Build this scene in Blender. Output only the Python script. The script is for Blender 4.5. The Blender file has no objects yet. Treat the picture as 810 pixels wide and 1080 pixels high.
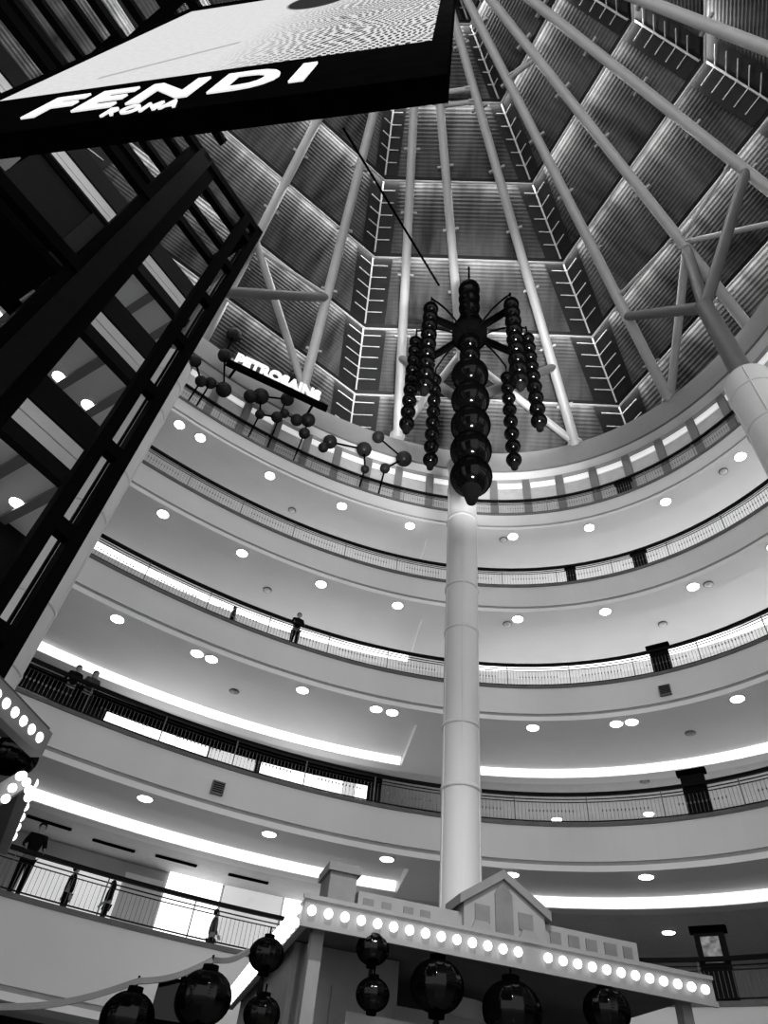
import bpy, bmesh, math, random
from math import sin, cos, pi, radians as R, hypot, atan2, degrees, sqrt
from mathutils import Vector as V, Matrix
random.seed(7)
sc = bpy.context.scene
col = sc.collection

# ------------------------------------------------------------------ camera
W_, H_, FPX = 810, 1080, 705.8
GZ = 1.6                                     # the camera is held 1.6 m above the ground floor
_up = V((489.97 - 405, -121.53 - 540, FPX)).normalized()
_h = (V((0, 0, 1)) - _up * _up.z).normalized()
_r = _h.cross(_up)
if _r.x < 0: _r = -_r
cam_d = bpy.data.cameras.new('camera')
cam = bpy.data.objects.new('camera', cam_d)
col.objects.link(cam)
cam_d.sensor_fit = 'HORIZONTAL'; cam_d.sensor_width = 36.0; cam_d.lens = FPX * 36.0 / W_
cam_d.clip_end = 400
cx = V((_r.x, _h.x, _up.x)); cy = -V((_r.y, _h.y, _up.y)); cz = -V((_r.z, _h.z, _up.z))
m = Matrix((cx, cy, cz)).transposed().to_4x4()
m.translation = (0, 0, GZ)
cam.matrix_world = m
sc.camera = cam

# ------------------------------------------------------------------ world, light, exposure
sc.view_settings.view_transform = 'Standard'
sc.view_settings.look = 'None'
sc.view_settings.gamma = 1.0
sc.view_settings.use_curve_mapping = False
sc.view_settings.exposure = 0.0
WORLD = 2.25
w = bpy.data.worlds.new('world'); sc.world = w; w.use_nodes = True
w.node_tree.nodes['Background'].inputs[0].default_value = (1, 1, 1, 1)
w.node_tree.nodes['Background'].inputs[1].default_value = WORLD
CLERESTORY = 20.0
COVE = {0: 4.0, 1: 2.0, 2: 1.6, 3: 1.5}
DOWNLIGHT = 14.0
def area(name, loc, aim, sx, sy, watts, spread):
    ld = bpy.data.lights.new(name, 'AREA'); ld.shape = 'RECTANGLE'; ld.size = sx; ld.size_y = sy; ld.energy = watts; ld.spread = R(spread)
    lo = bpy.data.objects.new(name, ld); col.objects.link(lo); lo.location = loc
    lo.rotation_euler = (V(aim) - V(loc)).to_track_quat('-Z', 'Y').to_euler()
area('chandelier_glint_light', (3.2, -1.5, .6), (3.0, 13.7, 24.0), 4.2, .55, 1150, 25)     # added unseen lamp behind the camera, for glints on the chandelier balls
area('lantern_glint_light', (1.0, -3.5, 20), (1.5, 11.0, 4), 1.3, .5, 420, 50)        # added lamp out of view, gives the hanging lanterns their highlights

# ------------------------------------------------------------------ materials
def mat(name, g, rough=0.6, metal=0.0, emit=0.0, noise=0.0, nscale=3.0, bump=0.0, spec=None):
    mm = bpy.data.materials.new(name); mm.use_nodes = True
    nt = mm.node_tree; b = nt.nodes['Principled BSDF']
    b.inputs['Base Color'].default_value = (g, g, g, 1)
    b.inputs['Roughness'].default_value = rough
    b.inputs['Metallic'].default_value = metal
    if spec is not None: b.inputs['Specular IOR Level'].default_value = spec
    if emit:
        b.inputs['Emission Color'].default_value = (1, 1, 1, 1)
        b.inputs['Emission Strength'].default_value = emit
    if noise or bump:
        tc = nt.nodes.new('ShaderNodeTexCoord'); n = nt.nodes.new('ShaderNodeTexNoise')
        n.inputs['Scale'].default_value = nscale; n.inputs['Detail'].default_value = 4
        nt.links.new(tc.outputs['Object'], n.inputs['Vector'])
        if noise:
            r = nt.nodes.new('ShaderNodeMapRange')
            r.inputs['From Min'].default_value = .3; r.inputs['From Max'].default_value = .7
            r.inputs['To Min'].default_value = max(0, g * (1 - noise)); r.inputs['To Max'].default_value = g * (1 + noise)
            nt.links.new(n.outputs['Fac'], r.inputs['Value'])
            nt.links.new(r.outputs['Result'], b.inputs['Base Color'])
        if bump:
            bp = nt.nodes.new('ShaderNodeBump'); bp.inputs['Strength'].default_value = bump
            nt.links.new(n.outputs['Fac'], bp.inputs['Height']); nt.links.new(bp.outputs['Normal'], b.inputs['Normal'])
    return mm

def glossmat(name, d, g, rough):
    mm = bpy.data.materials.new(name); mm.use_nodes = True; nt = mm.node_tree
    nt.nodes.remove(nt.nodes['Principled BSDF']); out = nt.nodes['Material Output']
    a, b, c = nt.nodes.new('ShaderNodeBsdfDiffuse'), nt.nodes.new('ShaderNodeBsdfGlossy'), nt.nodes.new('ShaderNodeAddShader')
    n = nt.nodes.new('ShaderNodeTexNoise'); n.inputs['Scale'].default_value = 3
    r = nt.nodes.new('ShaderNodeMapRange'); r.inputs['To Min'].default_value = d * .6; r.inputs['To Max'].default_value = d * 1.4
    nt.links.new(n.outputs['Fac'], r.inputs['Value']); nt.links.new(r.outputs['Result'], a.inputs['Color'])
    b.inputs['Color'].default_value = (g, g, g, 1); b.inputs['Roughness'].default_value = rough
    nt.links.new(a.outputs[0], c.inputs[0]); nt.links.new(b.outputs[0], c.inputs[1]); nt.links.new(c.outputs[0], out.inputs['Surface'])
    return mm
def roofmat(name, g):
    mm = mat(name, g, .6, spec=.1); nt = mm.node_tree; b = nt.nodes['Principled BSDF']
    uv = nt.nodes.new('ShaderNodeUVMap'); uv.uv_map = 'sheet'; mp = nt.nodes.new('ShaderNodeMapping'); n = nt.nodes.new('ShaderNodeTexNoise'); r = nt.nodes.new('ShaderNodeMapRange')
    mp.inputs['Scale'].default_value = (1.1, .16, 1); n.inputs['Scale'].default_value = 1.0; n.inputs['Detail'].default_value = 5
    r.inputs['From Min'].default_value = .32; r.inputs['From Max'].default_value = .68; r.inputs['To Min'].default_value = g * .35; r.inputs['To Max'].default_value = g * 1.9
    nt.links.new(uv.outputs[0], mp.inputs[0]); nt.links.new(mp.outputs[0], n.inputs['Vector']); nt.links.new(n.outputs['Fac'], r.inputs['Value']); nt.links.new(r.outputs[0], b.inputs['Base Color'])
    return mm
M = dict(
    paint=mat('white_paint', .74, .7, noise=.03, nscale=.6),
    fascia=mat('fascia_plaster', .62, .75, noise=.03, nscale=.5),
    soffit=mat('soffit_board', .74, .75, noise=.03, nscale=.5),
    groove=mat('shadow_gap', .30, .8, noise=.1),
    inner=mat('inner_ceiling', .6, .8, noise=.05),
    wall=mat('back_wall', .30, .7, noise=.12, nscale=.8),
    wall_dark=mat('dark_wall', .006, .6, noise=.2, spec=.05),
    column=mat('column_paint', .55, .6, noise=.03, nscale=.7),
    colgroove=mat('column_joint', .30, .7, noise=.05),
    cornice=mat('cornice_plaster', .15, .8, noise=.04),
    steel=mat('white_steel', .36, .45, noise=.06, nscale=2),
    armsteel=mat('grey_steel', .09, .5, noise=.06, nscale=2),
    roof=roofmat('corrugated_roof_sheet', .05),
    roofdark=mat('roof_glazing', .012, .4, noise=.2, spec=.1),
    ledge=mat('ledge_steel', .5, .5, noise=.05),
    mullion=mat('mullion_steel', .5, .5, noise=.05),
    black=mat('black_metal', .0012, .8, noise=.2, spec=0.0),
    rail=mat('railing_black', .002, .5, noise=.2, spec=.08),
    bars=mat('railing_bars', .11, .5, noise=.1),
    kerb=mat('kerb_stone', .09, .6, noise=.15),
    floor=mat('polished_floor', .35, .25, noise=.15, nscale=.5),
    emitcove=None,
    lamp=mat('lamp_diffuser', .9, .5, emit=DOWNLIGHT, noise=.01),
    bulb=mat('bulb_glass', .9, .3, emit=3.5, noise=.01),
    ball=glossmat('glossy_dark_ball', .0005, .0095, .085),
    lantern=glossmat('dark_lantern_cloth', .0008, .010, .10),
    tassel=mat('tassel_thread', .002, .9, noise=.3, spec=.05),
    rope=mat('draped_cloth', .14, .9, noise=.2),
    liftsteel=mat('lift_steel', .0012, .6, noise=.2, spec=.02),
    liftgrey=mat('lift_cladding', .006, .5, noise=.15, spec=.03),
    letters=mat('sign_letters', .3, .7, emit=.75, noise=.02),
    house=mat('set_plaster', .20, .8, noise=.08, nscale=2),
    housetrim=mat('set_trim', .14, .8, noise=.08),
    housedark=mat('set_window', .11, .6, noise=.15),
    eave=mat('eave_board', .17, .6, noise=.05),
    under=mat('canopy_underside', .04, .8, noise=.15),
    glow=mat('lit_shop_window', .9, .5, emit=1.6, noise=.01),
    glow2=mat('dim_shop_window', .7, .5, emit=.45, noise=.1, nscale=2),
    skin=mat('skin', .22, .6, noise=.05),
    cloth=mat('dark_clothes', .004, .95, noise=.3, nscale=8, spec=.05),
    clothg=mat('grey_clothes', .05, .95, noise=.3, nscale=8, spec=.05),
    hair=mat('hair', .004, .8, noise=.3, spec=.1),
    white=mat('white_plastic', .7, .5, noise=.03),
    posterimg=None,
)

# ------------------------------------------------------------------ builders
ORG = {}
class MB:
    def __init__(s): s.v = []; s.f = []; s.sm = []
    def add(s, vs, fs, smooth=False):
        o = len(s.v); s.v += [V(p) for p in vs]
        for f in fs: s.f.append([i + o for i in f]); s.sm.append(smooth)
        return s
    def quad(s, a, b, c, d): return s.add([a, b, c, d], [(0, 1, 2, 3)])
    def hexa(s, p):                       # eight corners: four below, four above
        return s.add(p, [(3, 2, 1, 0), (4, 5, 6, 7), (0, 1, 5, 4), (1, 2, 6, 5), (2, 3, 7, 6), (3, 0, 4, 7)])
    def obox(s, c, ax, ay, az):           # centre and three half-axis vectors
        c = V(c); ax, ay, az = V(ax), V(ay), V(az)
        P = [c - ax - ay - az, c + ax - ay - az, c + ax + ay - az, c - ax + ay - az]
        return s.hexa(P + [q + 2 * az for q in P])
    def box(s, lo, hi):
        a, b = lo, hi
        return s.hexa([(a[0], a[1], a[2]), (b[0], a[1], a[2]), (b[0], b[1], a[2]), (a[0], b[1], a[2]),
                       (a[0], a[1], b[2]), (b[0], a[1], b[2]), (b[0], b[1], b[2]), (a[0], b[1], b[2])])
    def beam(s, a, b, w, h, up=(0, 0, 1)):
        a, b = V(a), V(b); d = b - a; L = d.length; d.normalize()
        sd = d.cross(V(up))
        if sd.length < 1e-4: sd = d.cross(V((1, 0, 0)))
        sd.normalize(); u = sd.cross(d)
        return s.obox((a + b) / 2, d * L / 2, sd * w / 2, u * h / 2)
    def tube(s, a, b, r, n=10, r2=None, cap=True):
        a, b = V(a), V(b); d = (b - a).normalized()
        x = d.orthogonal().normalized(); y = d.cross(x); r2 = r if r2 is None else r2
        vs = []
        for p, rr in ((a, r), (b, r2)):
            for i in range(n):
                t = 2 * pi * i / n; vs.append(p + (x * cos(t) + y * sin(t)) * rr)
        s.add(vs, [(i, (i + 1) % n, n + (i + 1) % n, n + i) for i in range(n)], True)
        if cap: s.add(vs, [tuple(range(n - 1, -1, -1)), tuple(range(n, 2 * n))])
        return s
    def path(s, pts, r, n=8):
        for a, b in zip(pts, pts[1:]): s.tube(a, b, r, n)
        return s
    def lathe(s, c, prof, n=24, sx=1.0, smooth=True):
        c = V(c); vs = []; k = len(prof)
        for (r, z) in prof:
            for i in range(n):
                t = 2 * pi * i / n; vs.append(c + V((r * cos(t), r * sin(t), z)))
        fs = []
        for j in range(k - 1):
            for i in range(n):
                fs.append((j * n + i, j * n + (i + 1) % n, (j + 1) * n + (i + 1) % n, (j + 1) * n + i))
        s.add(vs, fs, smooth)
        s.add(vs, [tuple(range(n - 1, -1, -1)), tuple(range((k - 1) * n, k * n))])
        return s
    def ball(s, c, r, n=20, k=12, sz=1.0):
        prof = [(max(r * sin(pi * j / k), 1e-3), -r * sz * cos(pi * j / k)) for j in range(k + 1)]
        return s.lathe(c, prof, n)
    def ribbed(s, c, r, sz=.85, n=48, k=14):   # a paper lantern with meridian ribs
        c = V(c); vs = []
        for j in range(k + 1):
            a = pi * (j + .6) / (k + 1.2)
            for i in range(n):
                t = 2 * pi * i / n; rr = r * sin(a) * (1.0 if i % 3 else .955)
                vs.append(c + V((rr * cos(t), rr * sin(t), -r * sz * cos(a))))
        s.add(vs, [(j * n + i, j * n + (i + 1) % n, (j + 1) * n + (i + 1) % n, (j + 1) * n + i) for j in range(k) for i in range(n)], True)
        s.add(vs, [tuple(range(n - 1, -1, -1)), tuple(range(k * n, (k + 1) * n))])
        return s
    def build(s, name, material, parent=None, org=None, kind=None, label=None):
        o0 = ORG.get(parent, V((0, 0, 0))) if parent else V(org if org is not None else (0, 0, 0))
        me = bpy.data.meshes.new(name)
        me.from_pydata([p - o0 for p in s.v], [], s.f); me.update()
        me.polygons.foreach_set('use_smooth', s.sm)
        me.materials.append(material)
        o = bpy.data.objects.new(name, me); col.objects.link(o)
        ORG[o] = o0
        if parent: o.parent = parent
        else: o.location = o0
        if kind: o['kind'] = kind
        if label: o['label'] = label
        return o

def thing(name, label, cat, loc=(0, 0, 0), group=None):
    o = bpy.data.objects.new(name, None); col.objects.link(o); o.location = loc; ORG[o] = V(loc)
    o.empty_display_size = .2
    o['label'] = label; o['category'] = cat
    if group: o['group'] = group
    return o
def tag(o, label, cat, group=None):
    o['label'] = label; o['category'] = cat
    if group: o['group'] = group
    return o
ORDW = ['first', 'second', 'third', 'fourth', 'fifth', 'sixth', 'seventh', 'eighth', 'ninth', 'tenth', 'eleventh', 'twelfth']

# ------------------------------------------------------------------ plan of the atrium (an ellipse) and rays through the photograph
S, EA, EB = 19.6, .0998, -.385
CX, CY = -.2235 * S, .0157 * S
def qf(X, Y): return sqrt(X * X * (1 + EA) + 2 * EB * X * Y + Y * Y * (1 - EA))
def RP(th, off=0.0, z=0.0):
    t = R(th); dx, dy = sin(t), cos(t); k = S / qf(dx, dy); X, Y = dx * k, dy * k
    n = V(((1 + EA) * X + EB * Y, EB * X + (1 - EA) * Y, 0)).normalized()
    return V((CX + X, CY + Y, z)) + n * off
def RN(th):
    return (RP(th, 1) - RP(th, 0)).normalized()
def RT(th):
    return (RP(th + .05) - RP(th - .05)).normalized()
def ray(x, y):
    d = V((x - 405, y - 540, FPX)); return V((d.dot(_r), d.dot(_h), d.dot(_up)))
def atz(x, y, z):
    d = ray(x, y); return V((0, 0, GZ)) + d * ((z - GZ) / d.z)
def ath(x, y, hd):                           # the point of the ray at horizontal distance hd
    d = ray(x, y); return V((0, 0, GZ)) + d * (hd / hypot(d.x, d.y))
def offs(p):
    X, Y = (p.x - CX) / S, (p.y - CY) / S; v = qf(X, Y)
    if v > 1.8: return 20.0 * v
    if abs(v - 1) < .05 or v < .6:
        g = V(((1 + EA) * X + EB * Y, EB * X + (1 - EA) * Y)) / (v * S)
        return (v - 1) / g.length
    th = thof(p); return (V((p.x, p.y, 0)) - RP(th)).dot(RN(th))
def onring(x, y, off=0.0):
    d = ray(x, y).normalized(); lo, hi = .1, 150
    for _ in range(50):
        mid = (lo + hi) / 2
        if offs(d * mid) < off: lo = mid
        else: hi = mid
    return V((0, 0, GZ)) + d * lo
def thof(p):                                 # ring parameter of the foot of the perpendicular from p
    th = degrees(atan2(p.x - CX, p.y - CY))
    for _ in range(14):
        d = (RP(th + .05) - RP(th - .05)) * 10
        q = RP(th); th += max(-6, min(6, .7 * (V((p.x, p.y, 0)) - q).dot(d) / d.dot(d)))
    return th
def thpx(x, y, off=0.0): return thof(onring(x, y, off))

TH0, TH1 = -84.0, 112.0
def ths(a, b, step=1.5):
    n = max(1, int(math.ceil((b - a) / step))); return [a + (b - a) * i / n for i in range(n + 1)]
def sweep(prof, a, b, step=1.5, closed=False, mb=None):
    """extrude an (offset, height) profile along the ring"""
    mb = mb or MB(); T = ths(a, b, step); k = len(prof)
    vs = [RP(t, o, z) for t in T for (o, z) in prof]
    fs = []
    for i in range(len(T) - 1):
        for j in range(k if closed else k - 1):
            j2 = (j + 1) % k
            fs.append((i * k + j, i * k + j2, (i + 1) * k + j2, (i + 1) * k + j))
    mb.add(vs, fs)
    if closed:
        n = len(T) - 1
        mb.add(vs, [tuple(range(k)), tuple(range(n * k + k - 1, n * k - 1, -1))])
    return mb
def ringbox(o0, o1, z0, z1, a, b, step=1.5, mb=None):
    return sweep([(o0, z0), (o1, z0), (o1, z1), (o0, z1)], a, b, step, True, mb)

RAILZ = [25.78 + GZ, 21.07 + GZ, 15.90 + GZ, 10.65 + GZ, 5.83 + GZ]
FL = [z - 1.05 for z in RAILZ]
LNAME = ['topmost', 'second highest', 'middle', 'fourth highest', 'lowest']
GAP = [.80, 1.15, 1.15, 1.15, 1.72]
LIP = [1.05 + .02, 1.45, 1.45, 1.45, 2.0]
COVE_O = [(6.2, 6.8), (3.8, 4.5), (3.8, 4.55), (2.45, 3.4), None]
BACK = 11.0
TH_COLM = 20.7

# ------------------------------------------------------------------ ground floor
mb = MB(); T = ths(TH0, TH1, 3)
vs = [RP(t, BACK, 0) for t in T]
mb.add(vs + [V((CX, CY - 26, 0))], [tuple(range(len(vs), -1, -1))])
mb.build('floor', M['floor'], kind='structure')

# ------------------------------------------------------------------ galleries
CEIL_FILL_DIM = mat('ceiling_fill_glow_dim', .8, .5, emit=1.2, noise=.02)  # glow materials for the added strips that light the ceilings
CEIL_FILL = mat('ceiling_fill_glow', .8, .5, emit=3.0, noise=.02)
bl = thof(atz(432, 785, FL[2] - 1.45))       # where the coffers stop left of the middle column
br = TH_COLM + 1.2
for k in range(5):
    zf = FL[k]; lip = zf - LIP[k]; gz = zf - GAP[k]
    prof_f = [(.25, zf - .06), (0, zf - .06), (0, gz), (.3, gz)]
    sweep(prof_f, TH0, TH1).build('trim_%d' % (k * 3 + 1), M['fascia'], kind='structure')
    ringbox(.07, .3, gz - .12, gz, TH0, TH1).build('trim_%d' % (k * 3 + 2), M['groove'], kind='structure')
    sweep([(.3, gz - .12), (0, gz - .12), (0, lip), (1.1, lip), (1.1, lip + .32)], TH0, TH1).build('ceiling.%03d' % (k + 1), M['soffit'], kind='structure')
    # coffers and inner ceiling
    if k < 4:
        c0, c1 = COVE_O[k]
        for i, (a, b) in enumerate(((TH0, bl), (br, TH1))):
            sweep([(1.1, lip + .30), (c1, lip + .30)], a, b).build('coffer_ceiling', M['paint'], kind='structure')
            mb = sweep([(c1, lip + .32), (c1, lip - .03), (c1 + .55, lip - .03), (c1 + .55, lip + .32)], a, b, closed=True)
            mb.build('bulkhead', M['paint'], kind='structure')
        ringbox(1.1, c1 + .55, lip, lip + .32, bl, br).build('bulkhead', M['soffit'], kind='structure')
        sweep([(c1 + .55, lip + .05), (BACK, lip + .05)], TH0, TH1).build('inner_ceiling', M['inner'], kind='structure')
    else:
        sweep([(1.1, lip + .1), (BACK, lip + .1)], TH0, TH1).build('inner_ceiling', M['inner'], kind='structure')
    sweep([(0, zf - .06), (.0, zf), (BACK, zf), (BACK, zf - .06)], TH0, TH1, closed=True).build('floor.%03d' % (k + 1), M['floor'], kind='structure')
    if k in (1, 2):                          # glowing strips added out of sight to brighten the gallery ceilings
        for a, b in ((3, bl), (br, TH1)):
            sweep([(8.4, zf + .2), (8.5, zf + .2), (8.5, zf + 3.0), (8.4, zf + 3.0)], a, b, closed=True).build('ceiling_fill_strip', CEIL_FILL, kind='structure')
        sweep([(8.4, zf + .2), (8.5, zf + .2), (8.5, zf + 2.6), (8.4, zf + 2.6)], -22, 2.5, closed=True).build('ceiling_fill_strip', CEIL_FILL_DIM, kind='structure')
    if k == 3:  # dimmer glowing strip, added unseen to lift the right-hand inner ceiling
        sweep([(9.4, zf + .2), (9.5, zf + .2), (9.5, zf + 2.4), (9.4, zf + 2.4)], br, TH1, closed=True).build('ceiling_fill_strip', CEIL_FILL_DIM, kind='structure')
    if k > 0:
        ztop = FL[k - 1] - LIP[k - 1] + .2
        ringbox(BACK - .1, BACK, zf, ztop, TH0, TH1).build('wall_back', M['wall'], kind='structure')
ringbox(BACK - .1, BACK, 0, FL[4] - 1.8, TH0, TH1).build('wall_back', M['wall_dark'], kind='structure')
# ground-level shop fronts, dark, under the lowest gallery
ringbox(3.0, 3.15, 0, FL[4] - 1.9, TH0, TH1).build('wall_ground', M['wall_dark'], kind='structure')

# cove lights
for k in range(4):
    mm = mat('cove_tube', .9, .5, emit=COVE[k], noise=.01)
    c0, c1 = COVE_O[k]; lip = FL[k] - LIP[k]
    segs = [('left of the white middle column', -16.6, bl - .15), ('right of the white middle column', br + .1, TH1)]
    for side, a, b in segs:
        mb = sweep([(c1 - .13, lip + .29), (c1 - .01, lip + .0), (c1 - .005, lip + .29)], a, b, closed=True)
        o = mb.build('cove_light', mm, org=RP((a + b) / 2, c1, lip))
        tag(o, 'long bright curved cove light under the %s gallery, %s' % (LNAME[k], side), 'light', 'gallery cove lights')

# downlights (pixel positions give the bearing; each sits in the soffit strip just inside the edge)
DL = {0: ([(435, 547), (364, 527), (289, 495), (217, 454), (190, 447)], [(541, 562), (620, 552), (698, 524), (774, 477)]),
      1: ([(422, 632), (342, 610), (259, 578), (176, 537)], [(546, 650), (637, 641), (727, 614), (808, 571)]),
      2: ([(416, 746), (399, 743), (322, 723), (226, 691), (211, 685), (127, 649)], [(562, 765), (649, 760), (665, 758), (773, 732)]),
      3: ([(409, 904), (285, 878), (154, 841)], [(540, 921), (680, 921)])}
proto = None
def downlight(p, label, group):
    global proto
    if proto is None:
        t = thing('downlight', label, 'light', p, group)
        MB().lathe(p, [(.27, .01), (.27, -.015), (.235, -.03), (.225, -.03), (.225, .01)], 28).build('trim_ring', M['white'], t)
        MB().lathe(p, [(.215, .0), (.215, -.035), (.18, -.05), (.06, -.055)], 28).build('diffuser', M['lamp'], t)
        proto = t; return t
    t = proto.copy(); col.objects.link(t); t.location = p; t['label'] = label; t['group'] = group
    for c in proto.children:
        d = c.copy(); col.objects.link(d); d.parent = t
    return t
for k, (L, Rr) in DL.items():
    for side, ps in (('left', L), ('right', Rr)):
        for i, px in enumerate(ps):
            lip = FL[k] - LIP[k]; q = atz(*px, lip); th = thof(q)
            downlight(RP(th, .47, lip), '%s downlight %s of middle column under the %s gallery edge' % (ORDW[i], side, LNAME[k]), 'soffit downlights')
for i, px in enumerate(((587, 864), (684, 858))):
    q = atz(*px, FL[2] - LIP[2] + .05)
    downlight(q, '%s downlight on inner ceiling seen through fourth highest railing, right half' % ('nearer the column,' if i == 0 else 'farther from the column,'), 'inner downlights')
q = atz(705, 983, FL[3] - LIP[3] + .05)
downlight(q, 'lone downlight above the black poster totem at lower right', 'inner downlights')

# small fittings on the fascias
def fascia_box(px, k, label):
    p = onring(*px, 0); th = thof(p); p = RP(th, -.06, p.z)
    t = thing('fascia_speaker', label, 'speaker', p)
    MB().obox(p, RT(th) * .2, RN(th) * .06, V((0, 0, .2))).build('case', M['armsteel'], t)
    mb = MB()
    for j in range(5): mb.obox(p - RN(th) * .07 + V((0, 0, -.13 + j * .065)), RT(th) * .17, RN(th) * .012, V((0, 0, .012)))
    mb.build('grille', M['black'], t)
fascia_box((229, 832), 3, 'small grey speaker box on fourth gallery fascia, left half')
fascia_box((702, 729), 2, 'small grey speaker box on middle gallery fascia, right half')

for px, k, lab in (((308, 538), 0, 'small dark ceiling speaker under the topmost gallery, left of column'), ((282, 622), 1, 'small dark ceiling speaker under the second highest gallery, left of column'),
                   ((247, 729), 2, 'small dark ceiling speaker under the middle gallery, left of column'), ((531, 569), 0, 'small dark ceiling speaker under the topmost gallery, just right of column'),
                   ((763, 497), 0, 'small dark ceiling speaker under the topmost gallery, near right edge'), ((747, 616), 1, 'small dark ceiling speaker under the second highest gallery, near right edge'),
                   ((535, 658), 1, 'small dark ceiling speaker under the second highest gallery, just right of column'), ((699, 658), 1, 'small dark ceiling speaker under second highest gallery, midway to right edge'),
                   ((728, 773), 2, 'small dark ceiling speaker under the middle gallery, right half'), ((680, 824), 2, 'dark vent on inner ceiling just above the fourth highest railing, right half')):
    lip = FL[k] - LIP[k]; p = atz(*px, lip); o_ = offs(p)
    if 1.1 < o_ < COVE_O[k][1]: p = atz(*px, lip + .30)
    elif o_ >= COVE_O[k][1]: p = atz(*px, lip + .05)
    t = thing('ceiling_speaker', lab, 'speaker', p, 'small ceiling speakers')
    MB().lathe(p, [(.20, .02), (.20, -.02), (.17, -.035)], 20).build('rim', M['armsteel'], t)
    MB().lathe(p, [(.16, .0), (.16, -.037), (.05, -.045)], 20).build('grille', M['inner'] if k < 2 else M['groove'], t)
# light bar at the foot of the railing, far left
a, b = onring(4, 713, .25), onring(52, 733, .25)
o = sweep([(.22, FL[3] + .06), (.32, FL[3] + .06), (.32, FL[3] + .2), (.22, FL[3] + .2)], thof(a), thof(b), closed=True).build('light_bar', M['lamp'], org=a)
tag(o, 'thin bright light bar at the foot of fourth highest railing, far left', 'light')

# railings
def railing(k):
    zf = FL[k]; a, b = -70, 100
    t = thing('gallery_railing', 'black-topped curved railing along the edge of the %s gallery' % LNAME[k], 'railing', RP(20, 0, zf), 'gallery railings')
    ringbox(-.03, .09, zf + .97, zf + 1.07, a, b).build('handrail', M['rail'], t)
    mb = ringbox(.02, .045, zf + .84, zf + .87, a, b); ringbox(.02, .045, zf + .74, zf + .765, a, b, mb=mb)
    mb.build('upper_rail', M['rail'], t)
    mb = ringbox(.01, .06, zf + .10, zf + .13, a, b); mb.build('bottom_rail', M['rail'], t)
    ringbox(-.05, .13, zf - .07, zf + .05, a, b).build('kerb', M['kerb'], t)
    th = -19.0
    while th < 62:
        arc = (RP(th + .5) - RP(th - .5)).length; dth = 2.4 / arc
        mb = MB()
        n = 20
        for i in range(n):
            tt = th + dth * (i + .5) / n; p = RP(tt, .03, zf)
            if i == 0: mb.obox(p + V((0, 0, .5)), RT(tt) * .016, RN(tt) * .02, V((0, 0, .46)))
            else: mb.obox(p + V((0, 0, .43)), RT(tt) * .0055, RN(tt) * .006, V((0, 0, .31)))
            if 3 < i < 17 and k < 4: mb.obox(p + V((0, 0, .46)), RT(tt) * .022, RN(tt) * .01, V((0, 0, .03)))
        mb.build('bar_panel', M['bars'], t)
        th += dth
for k in range(5): railing(k)

# ------------------------------------------------------------------ attic: panelled wall, soffit and cornice above the topmost gallery
CB, CT = 28.05 + GZ, 29.6 + GZ
wp = ringbox(.55, .8, FL[0], CB, TH0, TH1).build('wall_upper', M['wall'], kind='structure')
sweep([(0.0, CB), (.55, CB)], TH0, TH1).build('ceiling.010', mat('pale_soffit', .74, .6, noise=.02), kind='structure')
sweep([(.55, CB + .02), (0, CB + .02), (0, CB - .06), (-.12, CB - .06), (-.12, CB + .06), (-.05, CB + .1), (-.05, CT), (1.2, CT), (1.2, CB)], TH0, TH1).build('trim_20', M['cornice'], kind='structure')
pm = mat('attic_panel', .42, .6, noise=.08, nscale=3); hm = mat('attic_lamp', .8, .5, emit=.42, noise=.02)
th = -18.0
mbp, mbh, mbr = MB(), MB(), MB()
while th < 62:
    arc = (RP(th + .5) - RP(th - .5)).length; dth = 1.65 / arc
    g = .13 * dth
    sweep([(.55, FL[0] + .3), (.50, FL[0] + .3), (.50, CB - .82), (.55, CB - .82)], th + g, th + dth - g, 2).build('panel', pm, wp)
    sweep([(.55, CB - .77), (.48, CB - .77), (.48, CB - .40), (.55, CB - .40)], th + g, th + dth - g, 2).build('lit_head', hm, wp)
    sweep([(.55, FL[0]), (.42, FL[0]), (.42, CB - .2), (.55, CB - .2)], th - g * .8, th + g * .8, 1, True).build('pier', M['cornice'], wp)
    th += dth

# ------------------------------------------------------------------ columns
def column(px, hd, zt, label, r, tap=1.0):
    p = ath(*px, hd); p.z = 0
    t = thing('column', label, 'column', p)
    prof = [(r, 0)]
    MB().lathe(p, [(r * tap, 0), (r, zt)], 40).build('shaft', M['column'], t)
    mb = MB(); z = 1.2; i = 0
    while z < zt - .5:
        rz = r * (tap + (1 - tap) * z / zt)
        mb.lathe(p + V((0, 0, z)), [(rz, -.05), (rz + .03, -.05), (rz + .03, .05), (rz, .05)], 40); z += (1.75 if i % 2 else 3.2); i += 1
    mb.build('joint_ring', M['column'], t)
    mb = MB(); d = (V((0, 0, 0)) - p); d.z = 0; d.normalize(); s_ = V((-d.y, d.x, 0))
    for q in (0.12, -1.15, 1.25):
        v = d * cos(q) + s_ * sin(q); sv = V((-v.y, v.x, 0))
        mb.beam(p + v * r * tap, p + v * r + V((0, 0, zt)), .07, .04)
    mb.build('cover_strip', M['column'], t)
    return t, p
cM, pM = column((487, 600), 17.0,  20.9 + GZ, 'tall round white column rising in the middle, behind the hanging lantern chandelier', .54, .86)
cL, pL = column((141, 450), 16.0, 20.6 + GZ, 'round white column at left, half hidden by the black lift tower', .74)
cR, pR = column((798, 420), 16.0, 20.2 + GZ, 'round white column at right edge carrying a branching steel tree', .74)

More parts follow.
